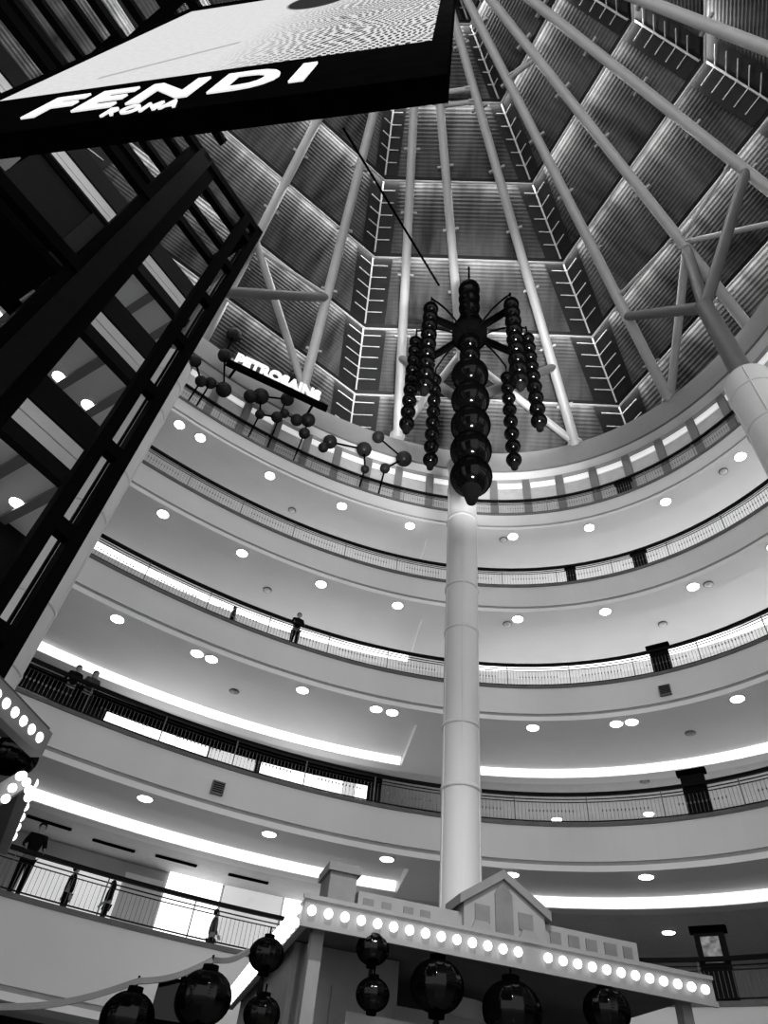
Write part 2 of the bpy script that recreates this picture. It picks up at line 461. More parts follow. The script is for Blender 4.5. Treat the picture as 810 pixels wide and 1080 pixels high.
# ------------------------------------------------------------------ roof
HS = 46.0 + GZ
AX = V((-2.0, .8))
Z4 = 31.7 + GZ
PLAN = [V(p) for p in ((-26.0, -2.0), (-17.0, 11.0), (-2.41, 20.9), (11.84, 19.54), (16.9, 6.2), (10.5, -9.0), (-2.5, -21.5), (-13.5, -22.5), (-24.5, -15.5), (-26.0, -2.0))]
TZ = [z + GZ for z in (29.3, 31.7, 33.8, 36.0, 38.3, 40.6, 42.8, 44.6)]
def RF(i, z):
    s_ = (HS - z) / (HS - Z4); q = AX + (PLAN[i] - AX) * s_; return V((q.x, q.y, z))
apex = atz(447, -90, 45.0 + GZ)
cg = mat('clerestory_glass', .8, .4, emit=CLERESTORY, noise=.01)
STEP, SHELF = .50, .26
NRM = []
for i in range(len(PLAN) - 1):
    e = (RF(i + 1, Z4) - RF(i, Z4)).normalized(); sl = (RF(i, Z4) + RF(i + 1, Z4)) / 2 - V((AX.x, AX.y, HS))
    n = e.cross(sl).normalized(); NRM.append(n if n.z > 0 else -n)
COF = []
for i in range(len(PLAN)):
    a = NRM[max(i - 1, 0)]; b = NRM[min(i, len(NRM) - 1)]; m_ = (a + b).normalized(); COF.append(m_ / m_.dot(a))
for i in range(len(PLAN) - 1):
    e = RF(i + 1, Z4) - RF(i, Z4); e.normalize()
    sl = (RF(i, Z4) + RF(i + 1, Z4)) / 2 - V((AX.x, AX.y, HS)); n = e.cross(sl); n.normalize()
    if n.z < 0: n = -n                        # outward normal of this roof face
    glass, ledge, dark, mul, shelf = MB(), MB(), MB(), MB(), MB()
    for t_ in range(len(TZ) - 1):
        z0, z1 = TZ[t_], TZ[t_ + 1]
        A0, B0, A1, B1 = RF(i, z0), RF(i + 1, z0), RF(i, z1), RF(i + 1, z1)
        uA, uB = COF[i] * STEP, COF[i + 1] * STEP
        A1u, B1u = A1 + uA, B1 + uB            # top edge is raised: the tiers lap like shingles seen from inside
        nr = 19; vs = []; fs = []
        for j in range(nr * 2 + 1):
            f = j / (nr * 2); w_ = n * (.024 if j % 2 else 0)
            vs += [A0.lerp(A1u, f) + w_, B0.lerp(B1u, f) + w_]
        for j in range(nr * 2): fs.append((2 * j, 2 * j + 1, 2 * j + 3, 2 * j + 2))
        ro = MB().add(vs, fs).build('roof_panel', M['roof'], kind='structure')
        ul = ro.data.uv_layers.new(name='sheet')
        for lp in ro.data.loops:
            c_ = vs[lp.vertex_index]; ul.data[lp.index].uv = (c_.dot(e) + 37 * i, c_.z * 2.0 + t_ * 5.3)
        if t_ < len(TZ) - 2:
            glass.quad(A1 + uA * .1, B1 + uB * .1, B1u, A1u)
            sa_, sb2 = (A0 - A1).normalized() * SHELF, (B0 - B1).normalized() * SHELF
            shelf.quad(A1, B1, B1 + sb2, A1 + sa_)
            ledge.tube(A1 + sa_ - n * .02, B1 + sb2 - n * .02, .06, 6)
        # glazed strips with mullions beside each corner
        wl = 1.25 * (HS - z1) / (HS - Z4) + .2
        for (P0, P1, sg) in ((A0, A1u, 1), (B0, B1u, -1)):
            o_ = e * sg
            dark.quad(P0 - n * .05, P0 + o_ * wl - n * .05, P1 + o_ * wl - n * .05, P1 - n * .05)
            for j in range(1, 6):
                f = j / 6; q = P0.lerp(P1, f) - n * .12
                mul.tube(q, q + o_ * wl * .8, .025, 5)
            
        mul.tube(A0 - n * .12, A1u - n * .12, .05, 5)
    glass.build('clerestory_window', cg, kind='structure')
    ledge.build('roof_trim', M['ledge'], kind='structure')
    shelf.build('light_shelf', M['roofdark'], kind='structure')
    dark.build('corner_window', M['roofdark'], kind='structure')
    mul.build('corner_trim', M['mullion'], kind='structure')
# roof ribs
RIBS = [('h', (320, 411), 'second white roof rib left of the lantern chandelier, ending by the lit rooftop sign'),
        ('a', (419, 460), 'first white roof rib left of the lantern chandelier'),
        ('b', (495, 475), 'white roof rib straight above the lantern chandelier'),
        ('c', (607, 469), 'first white roof rib right of the lantern chandelier'),
        ('d', (707, 424), 'second white roof rib right of the chandelier, held by the dark horizontal arm'),
        ('e', (795, 352), 'third white roof rib right of the chandelier, running behind the steel tree'),
        ('f', (893, 265), 'fourth white roof rib right of the chandelier, on the upright arm of the steel tree'),
        ('g', (960, 110), 'white roof rib crossing the upper right corner'),
        ('i', (205, 378), 'white roof rib running down behind the corner of the lift tower')]
RB = {}
for key, px, lab in RIBS:
    B = atz(*px, CT); RB[key] = B
    t = thing('roof_rib', lab, 'roof beam', B, 'radiating white roof ribs')
    d = (apex - B); L = d.length; d.normalize(); sd = d.cross(V((0, 0, 1))).normalized(); up = sd.cross(d).normalized()
    if up.z < 0: up = -up
    MB().tube(B, apex, .26, 14, .2).build('tube', M['steel'], t)
    o_ = up * .42 + sd * .2
    MB().beam(B + o_ + d * 1.0, apex + o_ * .6, .16, .10, up).build('top_flange', M['steel'], t)
    s_ = 2.2
    while s_ < L - 3:
        q = B + d * s_; MB().obox(q + up * .3, d * .05, sd * .42, up * .13).build('cleat', M['steel'], t); s_ += 3.2
    MB().lathe(B, [(.42, -.02), (.42, .08), (.3, .12)], 16).build('foot_plate', M['steel'], t)
def onrib(key, px):
    B = RB[key]; e = apex - B; d = ray(*px); o = V((0, 0, GZ))
    # closest point of the rib to the ray
    a, b, c = d.dot(d), d.dot(e), e.dot(e); w0 = o - B
    t = (a * e.dot(w0) - b * d.dot(w0)) / (a * c - b * b)
    return B + e * t
# struts from rib feet up to the next ribs' nodes
STR = [('d', 'e', (712, 272), 'pale strut rising from the second right rib foot to the third right rib'),
       ('c', 'b', (541, 392), 'pale strut slanting from first right rib foot behind the lanterns'),
       ('a', 'b', (470, 395), 'pale strut slanting from first left rib foot behind the lanterns'),
       ('h', 'i', (277, 262), 'pale strut leaning above the lit rooftop sign')]
NODE = {'d': (650, 340), 'e': (714, 270), 'f': (786, 181), 'a': (427, 378), 'c': (581, 388), 'h': (345, 314), 'i': (277, 258), 'b': (491, 372)}
for a, b, px, lab in STR:
    B = RB[a] + V((0, 0, .1)); Nn = onrib(b, NODE[b])
    d_ = (Nn - B).normalized()
    t = thing('roof_strut', lab, 'roof strut', B)
    MB().tube(B + d_ * .25, Nn - d_ * .1, .2, 12).build('tube', M['steel'], t)
    MB().lathe(B, [(.32, .0), (.32, .06), (.2, .1)], 12).build('foot_plate', M['steel'], t)
# horizontal bracing between the upper ribs
def brace(k1, p1, k2, p2, lab, r=.13):
    a, b = onrib(k1, p1), onrib(k2, p2)
    t = thing('roof_brace', lab, 'roof brace', a)
    MB().tube(a, b, r, 8).build('tube', M['steel'], t)
    d = (b - a).normalized()
    for q in (a + d * .3, b - d * .3): MB().obox(q, d * .12, d.orthogonal().normalized() * .2, d.cross(d.orthogonal()).normalized() * .05).build('gusset', M['steel'], t)
brace('b', (472, 110), 'c', (503, 107), 'short pale brace between two ribs beside the screen corner, lower of two')
brace('b', (471, 97), 'c', (500, 93), 'short pale brace between two ribs beside the screen corner, upper of two')
brace('d', (540, 80), 'e', (570, 55), 'short pale brace high between second and third right ribs', .15)
brace('e', (712, 262), 'f', (840, 235), 'long pale brace crossing behind the upright steel arm at right')
brace('e', (716, 246), 'd', (640, 320), 'thin pale brace parallel to the roof ledge, left of the steel tree', .09)
brace('e', (716, 254), 'f', (772, 170), 'thin pale brace parallel to the roof ledge, above the steel tree', .09)
brace('i', (270, 262), 'h', (343, 311), 'pale brace from lift tower corner to the dark arm at left', .10)

# steel trees on the columns
def tree(p, jz_px, arms, lab, zt, rc=.74):
    d = ray(*jz_px); hd = hypot(p.x, p.y); z = GZ + d.z / hypot(d.x, d.y) * hd
    J = V((p.x, p.y, z))
    t = thing('steel_tree', lab, 'roof support', (p.x, p.y, zt))
    MB().tube((p.x, p.y, zt), J + V((0, 0, .3)), .36, 18, .32).build('trunk', M['armsteel'], t)
    MB().lathe((p.x, p.y, zt), [(rc, .0), (rc, .05), (rc * .8, .3), (.36, .5)], 24).build('collar', M['column'], t)
    for key in arms:
        N_ = onrib(key, NODE[key])
        MB().tube(J + V((0, 0, .05)), N_, .25, 14, .22).build('arm', M['armsteel'], t)
    return J
tree(pR, (744, 325), 'def', 'dark grey steel tree with three arms on the right column', 20.2 + GZ)
tree(pL, (243, 318), 'hi', 'dark grey steel tree on the left column behind the lift tower corner', 20.6 + GZ)
tree(pM, (490, 425), 'abc', 'grey steel tree on the middle column, hidden behind the lantern chandelier', 20.9 + GZ, .60)

# ------------------------------------------------------------------ lantern chandelier
HB = 14.0
def bx(px, py, hd=HB): return ath(px, py, hd)
q = ath(497, 505, HB); CHX, CHY = q.x, q.y
def zat(px, py): return ath(px, py, HB).z
ztop = zat(499, 302)
ch = thing('lantern_chandelier', 'huge hanging chandelier of dark shiny balls in strings, in front of white column', 'chandelier', (CHX, CHY, ztop))
axis = V((CHX, CHY, 0))
# central string
zb = [(503, 23.0), (476, 22.5), (449, 21.5), (422, 20.5), (396, 19.5), (375, 11), (362, 11), (349, 11), (337, 11), (325, 11), (315, 11), (306, 11)]
cord = MB().tube(axis + V((0, 0, zat(497, 521))), axis + V((0, 0, ztop + .8)), .06, 8).build('lantern_string', M['black'], ch)
for (py, rp) in zb:
    p = ath(498, py, HB); dist = (p - V((0, 0, GZ))).length
    r = rp * dist / FPX * .97
    MB().ball(axis + V((0, 0, p.z)), r, 32, 18).build('ball', M['ball'], cord)
z0 = zat(497, 514)
MB().lathe(axis + V((0, 0, z0)), [(.10, -.75), (.16, -.7), (.30, -.15), (.36, 0), (.25, .12)], 16).build('tassel', M['tassel'], cord)
# six outer strings: (px of lowest ball, px of top ball, ball radius px, number, horizontal distance)
OUT = [((429, 447), (442, 361), 8.2, 9, 13.4), ((448, 406), (454, 326), 9.8, 9, 11.9), ((454, 485), (462, 401), 8.2, 8, 15.3),
       ((548, 401), (542, 321), 9.8, 9, 11.9), ((542, 485), (537, 398), 8.2, 8, 15.3), ((568.5, 444), (559.5, 357), 8.4, 9, 13.4)]
hubz = None
for (pb, pt, rp, n, hd) in OUT:
    a = ath(*pb, hd); b = V((a.x, a.y, ath(*pt, hd).z))
    cord = MB().tube(a - V((0, 0, .55)), b + V((0, 0, 1.0)), .035, 6).build('lantern_string', M['black'], ch)
    r = rp * (a - V((0, 0, GZ))).length / FPX * .94
    for j in range(n):
        MB().ball(a.lerp(b, j / (n - 1)), r * (1.06 - .05 * j / n), 24, 14).build('ball', M['ball'], cord)
    MB().lathe(a, [(.06, -r - .28), (.12, -r - .22), (.16, -r + .02), (.1, -r + .1)], 10).build('tassel', M['tassel'], cord)
    # arm of the hub
    top = b + V((0, 0, .9)); c = axis + V((0, 0, top.z + .35))
    pts = [c.lerp(top, f) + V((0, 0, .55 * sin(pi * f))) for f in (0, .2, .4, .6, .8, 1)]
    MB().path(pts, .04, 8).build('hub_arm', M['black'], ch)
zz = zat(498, 352)
for j in range(6):
    a = 2 * pi * j / 6 + .3
    MB().beam(axis + V((0, 0, zz)), axis + V((1.9 * cos(a), 1.9 * sin(a), zz)), .16, .4).build('hub_beam', M['black'], ch)
MB().lathe(axis + V((0, 0, zz)), [(.5, -.45), (.75, -.3), (.75, .3), (.5, .45)], 16).build('hub_drum', M['black'], ch)
for j, px in enumerate(((433, 243), (520, 200))):
    topc = ath(433, 243, 9.0) if j == 0 else axis + V((0, 0, 33.0 + GZ))
    MB().tube(axis + V((0, 0, ztop + .6)) if j else ath(463, 301, 12.5), topc if j else ath(362, 135, 7.5), .05, 6).build('hanging_cable', M['black'], ch)

# ------------------------------------------------------------------ lift tower
LB = R(36.5); LU = V((sin(LB), cos(LB), 0)); LN = V((-cos(LB), sin(LB), 0))
D0, D1 = 11.0, 13.3
def LP(u, d, z): return LU * u + LN * d + V((0, 0, z + GZ))
lt = thing('lift_tower', 'black steel and glass lift tower leaning across the left side, in front of left column', 'lift shaft', LP(2, D0, -GZ))
UR, UL, ZT = 4.78, -9.0, 25.7
def lbox(name, u0, u1, d0, d1, z0, z1, mt, kind=None):
    P = [LP(u0, d0, z0), LP(u1, d0, z0), LP(u1, d1, z0), LP(u0, d1, z0), LP(u0, d0, z1), LP(u1, d0, z1), LP(u1, d1, z1), LP(u0, d1, z1)]
    return MB().hexa(P).build(name, mt, lt)
ZB = -GZ
for d in (D0, D1):
    if d == D0:
        lbox('post', UR - .28, UR, d, d + .28, ZB, ZT, M['liftsteel'])
        lbox('post', UR - .92, UR - .62, d, d + .28, ZB, ZT, M['liftsteel'])
    else: lbox('post', 1.7, 2.1, d, d + .28, ZB, ZT, M['liftsteel'])
    lbox('post', -7.2, -6.9, d, d + .28, ZB, ZT, M['liftsteel'])
lbox('guide_column', 1.32, 1.88, D0, D0 + .5, ZB, ZT, M['liftgrey'])
lbox('rail_channel', 1.05, 1.32, D0 + .1, D0 + .6, ZB, ZT, M['liftsteel'])
lbox('rail_channel', 1.88, 2.28, D0 + .1, D0 + .7, ZB, ZT, M['liftsteel'])
z = ZT
for k in range(11):
    for d in (D0, D1):
        if k % 2 == 0: lbox('cross_beam', UL, UR if k == 0 else 1.4, d + .02, d + .26, z - .42, z, M['liftsteel'])
    if k == 0:
        for d in (D0 - .9, D0 + .75, D0 + 1.6): lbox('roof_beam', UL, UR if d > D0 else 1.6, d, d + .25, z - .3, z, M['liftsteel'])
        for u in (UR - .3, 1.5, -2.7, -7): lbox('roof_beam', u, u + .3, D0, D1, z - .4, z, M['liftsteel'])
    lbox('truss_rung', UR - .64, UR - .26, D0, D0 + .25, z - 1.6, z - 1.25, M['liftsteel'])
    z -= 2.55
for u in (UR, UL): lbox('side_glass_bar', u - .05, u, D0 + 1.0, D0 + 1.1, ZB, ZT, M['liftsteel'])
for i, d in enumerate((D0 - 1.9, D0 - 2.7)):
    lbox('roof_beam', UL, 0.6, d, d + .3, ZT - .3, ZT + .05, M['liftsteel'])
for u in (-9, -5.5, -2.4, .3): lbox('roof_beam', u, u + .3, D0 - 2.7, D0, ZT - .28, ZT, M['liftsteel'])
# lift car
lc = thing('lift_car', 'dark grey lift car high in the tower, below the hanging screen', 'lift', LP(.1, D0 + 1.0, 15.2))
def cbox(name, u0, u1, d0, d1, z0, z1, mt):
    P = [LP(u0, d0, z0), LP(u1, d0, z0), LP(u1, d1, z0), LP(u0, d1, z0), LP(u0, d0, z1), LP(u1, d0, z1), LP(u1, d1, z1), LP(u0, d1, z1)]
    return MB().hexa(P).build(name, mt, lc)
carm = mat('lift_car_panel', .010, .5, noise=.1, spec=.05)
cbox('cabin', -1.15, 1.0, D0 + .3, D0 + 2.0, 15.0, 17.6, carm)
cbox('base_frame', -1.25, 1.04, D0 + .25, D0 + 2.05, 14.75, 15.0, M['liftsteel'])
cbox('top_frame', -1.25, 1.04, D0 + .25, D0 + 2.05, 17.6, 17.85, M['liftsteel'])
cbox('side_panel', .62, 1.03, D0 + .22, D0 + .3, 15.0, 17.6, mat('lift_car_edge', .018, .5, noise=.1, spec=.05))
# lift lobbies behind the tower: white-edged landings with dark header bands
LOB = 15.0
for k in range(5):
    zf = FL[k] - GZ
    def lob(name, d0, d1, z0, z1, mt, u0=-14, u1=6.4):
        P = [LP(u0, d0, z0), LP(u1, d0, z0), LP(u1, d1, z0), LP(u0, d1, z0), LP(u0, d0, z1), LP(u1, d0, z1), LP(u1, d1, z1), LP(u0, d1, z1)]
        return MB().hexa(P).build(name, mt, kind='structure')
    lob('landing_trim', LOB, LOB + .25, zf - 1.15, zf - .55, M['fascia'])
    lob('landing_trim', LOB, LOB + .25, zf - .5, zf - .05, M['fascia'])
    lob('landing_trim', LOB + .05, LOB + .2, zf - .55, zf - .5, M['groove'])
    lob('landing_slab', LOB + .1, LOB + 6.2, zf - 1.1, zf - .06, M['paint'])
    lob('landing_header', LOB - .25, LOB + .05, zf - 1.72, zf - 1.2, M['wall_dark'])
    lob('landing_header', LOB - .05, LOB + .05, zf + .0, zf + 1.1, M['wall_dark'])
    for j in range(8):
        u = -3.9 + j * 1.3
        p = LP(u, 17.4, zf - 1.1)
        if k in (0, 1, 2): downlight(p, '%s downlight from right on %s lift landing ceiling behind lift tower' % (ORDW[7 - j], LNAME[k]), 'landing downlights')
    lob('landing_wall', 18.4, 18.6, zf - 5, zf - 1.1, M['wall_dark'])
    for j in range(9):
        u = -5.1 + j * 1.3
        MB().hexa([LP(u + a_, d_, z_) for z_ in (zf - 1.24, zf - 1.1) for a_, d_ in ((0, LOB + .3), (.3, LOB + .3), (.3, 18.4), (0, 18.4))]).build('landing_beam', M['cornice'], kind='structure')

# ------------------------------------------------------------------ hanging advertising screen
SB = R(-77.3); SU = V((-sin(SB), -cos(SB), 0)); SNn = V((SU.y, -SU.x, 0))   # SU runs left to right, SNn faces the viewer
K = .72
P0 = ray(468, 107); P0 = P0 / P0.z * 10 * K                       # lower right corner (relative to the camera)
def SPt(u, z, n=0.0):                                             # u: metres left of the right edge, z: camera-relative
    return V((P0.x, P0.y, GZ + P0.z)) - SU * u * K + V((0, 0, z * K)) + SNn * n
UWL, ZBT, ZTP = 9.3, 11.25, 28.6
scm = bpy.data.materials.new('screen_picture'); scm.use_nodes = True
nt = scm.node_tree; b = nt.nodes['Principled BSDF']
b.inputs['Base Color'].default_value = (.01, .01, .01, 1); b.inputs['Specular IOR Level'].default_value = 0
tc = nt.nodes.new('ShaderNodeTexCoord'); mp = nt.nodes.new('ShaderNodeMapping'); sep = nt.nodes.new('ShaderNodeSeparateXYZ')
nt.links.new(tc.outputs['Object'], sep.inputs[0])
def nd(kind, **kw):
    n_ = nt.nodes.new(kind)
    for a_, v_ in kw.items(): setattr(n_, a_, v_)
    return n_
def mth(op, a_, b_=None):
    n_ = nd('ShaderNodeMath', operation=op)
    for i_, x_ in enumerate((a_, b_)):
        if x_ is None: continue
        if isinstance(x_, (int, float)): n_.inputs[i_].default_value = x_
        else: nt.links.new(x_, n_.inputs[i_])
    return n_.outputs[0]
# local picture coordinates: x across from the left edge, z upward (metres)
X, Z = sep.outputs['X'], sep.outputs['Z']
wv = nd('ShaderNodeTexNoise'); wv.inputs['Scale'].default_value = .5; nt.links.new(tc.outputs['Object'], wv.inputs['Vector'])
wob = mth('MULTIPLY', wv.outputs['Fac'], 2.2)
sx = mth('SINE', mth('MULTIPLY', mth('ADD', X, mth('MULTIPLY', wob, .6)), 46.0))
sz = mth('SINE', mth('MULTIPLY', mth('ADD', Z, wob), 20.0))
knit = mth('MULTIPLY', sx, sz)
knitv = mth('GREATER_THAN', knit, .15)
# woven area: x > line
reg = nd('ShaderNodeMapRange'); nt.links.new(X, reg.inputs['Value']); reg.inputs['From Min'].default_value = 3.0; reg.inputs['From Max'].default_value = 4.6; reg.inputs['To Max'].default_value = .95
regz = nd('ShaderNodeMapRange'); nt.links.new(Z, regz.inputs['Value']); regz.inputs['From Min'].default_value = 8.8; regz.inputs['From Max'].default_value = 5.2
dark = mth('MULTIPLY', mth('MULTIPLY', knitv, reg.outputs[0]), regz.outputs[0])
# dark oval and slanting fold
ov = mth('ADD', mth('POWER', mth('MULTIPLY', mth('SUBTRACT', X, 3.55), 1.4), 2.0), mth('POWER', mth('MULTIPLY', mth('SUBTRACT', Z, 7.7), .66), 2.0))
oval = nd('ShaderNodeMapRange'); nt.links.new(ov, oval.inputs['Value']); oval.inputs['From Min'].default_value = 1.0; oval.inputs['From Max'].default_value = .8; oval.inputs['To Max'].default_value = .97
fold = nd('ShaderNodeMapRange'); nt.links.new(mth('ABSOLUTE', mth('SUBTRACT', mth('ADD', mth('MULTIPLY', X, .95), -.1), Z)), fold.inputs['Value'])
fold.inputs['From Min'].default_value = .16; fold.inputs['From Max'].default_value = .0; fold.inputs['To Max'].default_value = .5
foldm = mth('MULTIPLY', fold.outputs[0], mth('MULTIPLY', mth('GREATER_THAN', X, 1.2), mth('LESS_THAN', X, 3.0)))
tot = mth('MAXIMUM', mth('MAXIMUM', dark, oval.outputs[0]), foldm)
fine = nd('ShaderNodeTexNoise'); fine.inputs['Scale'].default_value = 9; fine.inputs['Detail'].default_value = 3; nt.links.new(tc.outputs['Object'], fine.inputs['Vector'])
val = mth('MULTIPLY', mth('SUBTRACT', 1.0, tot), mth('ADD', .62, mth('MULTIPLY', fine.outputs['Fac'], .25)))
nt.links.new(val, b.inputs['Emission Strength']); b.inputs['Emission Color'].default_value = (1, 1, 1, 1)

scr = thing('advertising_screen', 'big hanging screen with black border and bright woven picture, top left', 'screen', SPt(UWL / 2, ZBT - 10))
def sbox(name, u0, u1, z0, z1, n0, n1, mt, lab=None):
    P = [SPt(u0, z0 - 10, n0), SPt(u1, z0 - 10, n0), SPt(u1, z0 - 10, n1), SPt(u0, z0 - 10, n1), SPt(u0, z1 - 10, n0), SPt(u1, z1 - 10, n0), SPt(u1, z1 - 10, n1), SPt(u0, z1 - 10, n1)]
    return MB().hexa(P).build(name, mt, scr, label=lab)
# picture panel with its own local axes so that the pattern sits on it
ZP0, ZP1, UP0, UP1 = 14.35, 27.7, .30, 9.0
pw, ph = (UP1 - UP0) * K, (ZP1 - ZP0) * K
me = bpy.data.meshes.new('picture')
me.from_pydata([(0, 0, 0), (pw, 0, 0), (pw, 0, ph), (0, 0, ph), (0, .04, 0), (pw, .04, 0), (pw, .04, ph), (0, .04, ph)], [],
               [(0, 1, 2, 3), (5, 4, 7, 6), (4, 5, 1, 0), (3, 2, 6, 7), (1, 5, 6, 2), (4, 0, 3, 7)])
me.materials.append(scm)
po = bpy.data.objects.new('picture', me); col.objects.link(po); po.parent = scr
o_ = SPt(UP1, ZP0 - 10, .03) - ORG[scr]
mw = Matrix((SU, -SNn, V((0, 0, 1)))).transposed().to_4x4(); mw.translation = o_
po.matrix_local = mw
sbox('housing', -.02, UWL, ZBT, ZTP, -.2, -.02, M['black'])
sbox('lower_border', -.02, UWL, ZBT, ZP0, -.02, .06, M['black'])
sbox('upper_border', -.02, UWL, ZP1, ZTP, -.02, .06, M['black'])
sbox('side_border', -.02, UP0, ZP0, ZP1, -.02, .06, M['black'])
sbox('side_border', UP1, UWL, ZP0, ZP1, -.02, .06, M['black'])
for u in (1.2, 7.8):
    MB().tube(SPt(u, ZTP - 10, -.2), SPt(u, ZTP + 12 - 10, -.2), .05, 6).build('hanging_rod', M['black'], scr)
def letters(txt, origin, ux, uz, width, height, material, parent, depth, name='lettering', shear=0.0, bold=.02, space=1.0):
    cu = bpy.data.curves.new('t', 'FONT'); cu.body = txt; cu.size = 1; cu.extrude = depth; cu.offset = bold; cu.shear = shear
    cu.resolution_u = 4; cu.space_character = space
    ob = bpy.data.objects.new('t', cu); col.objects.link(ob)
    dg = bpy.context.evaluated_depsgraph_get(); dg.update()
    me = bpy.data.meshes.new_from_object(ob.evaluated_get(dg))
    bpy.data.objects.remove(ob); bpy.data.curves.remove(cu)
    xs = [v.co.x for v in me.vertices]; ys = [v.co.y for v in me.vertices]
    x0, x1, y0, y1 = min(xs), max(xs), min(ys), max(ys)
    nn = ux.cross(uz).normalized(); og = ORG.get(parent, V((0, 0, 0)))
    for v in me.vertices:
        c = v.co.copy()
        v.co = origin + ux * ((c.x - x0) / (x1 - x0) * width) + uz * ((c.y - y0) / (y1 - y0) * height) + nn * c.z - og
    me.materials.clear(); me.materials.append(material)
    o = bpy.data.objects.new(name, me); col.objects.link(o); o.parent = parent; ORG[o] = og
    return o
UZ = V((0, 0, 1))
letters('FENDI', SPt(7.15, 12.15 - 10, .07), SU, UZ, 4.9 * K, 1.45 * K, M['letters'], scr, .012, bold=.03, space=1.26)
letters('ROMA', SPt(5.4, 11.42 - 10, .07), SU, UZ, 1.25 * K, .52 * K, M['letters'], scr, .012, bold=.01, space=1.2)

# ------------------------------------------------------------------ rooftop sign and molecule sculptures on the topmost gallery, left
sa, sb_ = onring(250, 383, -1.1), onring(336, 425, -1.1)
zS = (sa.z + sb_.z) / 2
A_, B_ = atz(246, 383, zS), atz(336, 425, zS); ux = (B_ - A_).normalized()
sg = thing('lit_letter_sign', 'lit white letter sign on black beam above topmost railing at left', 'sign', A_)
letters('PETROSAINS', A_ + V((0, 0, .05)), ux, UZ, (B_ - A_).length, .92, M['letters'], sg, .06, bold=.05)
MB().beam(A_ - ux * .3 + V((0, 0, -.15)), B_ + ux * .5 + V((0, 0, -.15)), .22, .36).build('sign_beam', M['black'], sg)
for f in (.05, .95):
    q = A_.lerp(B_, f); MB().beam(q + V((0, 0, -.2)), RP(thof(q), -.03, q.z - .2), .12, .12).build('sign_bracket', M['black'], sg)
mball = glossmat('molecule_ball', .014, .012, .3)
def molecule(pts, rods, lab, off=-.55):
    P = []
    for (x, y, rp) in pts:
        p = onring(x, y, off); P.append((p, rp * (p - V((0, 0, GZ))).length / FPX))
    t = thing('molecule_sculpture', lab, 'sculpture', (P[0][0].x, P[0][0].y, FL[0]))
    for p, r in P: MB().ball(p, r, 18, 12).build('ball', mball, t)
    for a, b in rods: MB().tube(P[a][0], P[b][0], .05, 6).build('rod', M['black'], t)
    q = min(P, key=lambda e: e[0].z)[0]; f = V((q.x, q.y, FL[0])); 
    nq = RN(thof(q)); f = f + nq * (.35 - off)
    MB().path([q, q.lerp(f, .5), f], .045, 6).build('stem', M['black'], t)
molecule([(247, 353, 7.5), (237, 375, 7), (236, 411, 8), (222, 404, 6)], [(0, 1), (1, 2), (2, 3)], 'dark ball-and-rod sculpture at far left end of the lit letter sign')
molecule([(292, 364, 6.5), (313, 380, 7), (311, 398, 6.5)], [(0, 1), (1, 2)], 'three dark balls rising above the middle of the lit letter sign', -.5)
molecule([(264, 418, 7), (275, 418, 8.5), (274, 437, 5), (292, 440, 6), (303, 421, 7)], [(0, 1), (1, 4), (1, 2), (2, 3)], 'dark ball cluster below the left half of the letter sign')
molecule([(313, 443, 6.5), (325, 443, 7.5), (321, 457, 6), (300, 436, 5)], [(0, 1), (1, 2), (0, 3)], 'dark ball cluster below the right end of the letter sign')
molecule([(348, 466, 7.5), (341, 472, 5.5), (384, 474, 8), (385, 495, 4.5)], [(0, 2), (0, 1), (2, 3)], 'dark balls on a long rod right of the letter sign')
molecule([(399, 461, 6.5), (426, 484, 8.5), (406, 494, 5.5)], [(0, 1), (1, 2)], 'dark balls on a slanting rod nearest the chandelier')
molecule([(206, 381, 6), (212, 402, 6)], [(0, 1)], 'two dark balls beside the left column top')
# ------------------------------------------------------------------ black totems on the railings
pim = mat('poster_figure', .35, .5, noise=.9, nscale=5)
def totem(px_l, px_r, y, k, top, lab, poster=False):
    off = .32 if k else .24
    a, b = onring(px_l, y, off), onring(px_r, y, off)
    th = (thof(a) + thof(b)) / 2; w = (b - a).length; zf = FL[k]
    p = RP(th, off, zf); T_, N_ = RT(th), RN(th)
    t = thing('display_totem', lab, 'totem', p, 'black totems behind the railings')
    MB().obox(p + V((0, 0, .04)), T_ * w * .6, N_ * .2, V((0, 0, .04))).build('base', M['black'], t)
    MB().obox(p + V((0, 0, .08 + top / 2)), T_ * w * .5, N_ * .07, V((0, 0, top / 2))).build('panel', M['rail'], t)
    MB().obox(p + V((0, 0, top + .06)), T_ * w * .62, N_ * .1, V((0, 0, .09))).build('header', M['black'], t)
    if poster:
        mb = MB()
        c = p - N_ * .085 + V((0, 0, top - .45))
        mb.obox(c, T_ * w * .3, N_ * .012, V((0, 0, .32)))
        mb.build('picture', pim, t)
totem(649, 663, 505, 0, 1.0, 'black totem behind the topmost railing, right of the chandelier')
totem(597, 607, 605, 1, 1.12, 'smaller black totem behind the second railing, just right of the white column')
totem(667, 681, 587, 1, 1.12, 'wider black totem behind the second railing, farther right of the white column')
totem(686, 706, 692, 2, 1.3, 'black totem standing above the middle gallery railing, right half')
totem(721, 747, 835, 3, 1.5, 'black totem standing above the fourth gallery railing, right half')
totem(738, 771, 1015, 4, 1.75, 'black totem with a pale picture behind the lowest railing, lower right', True)

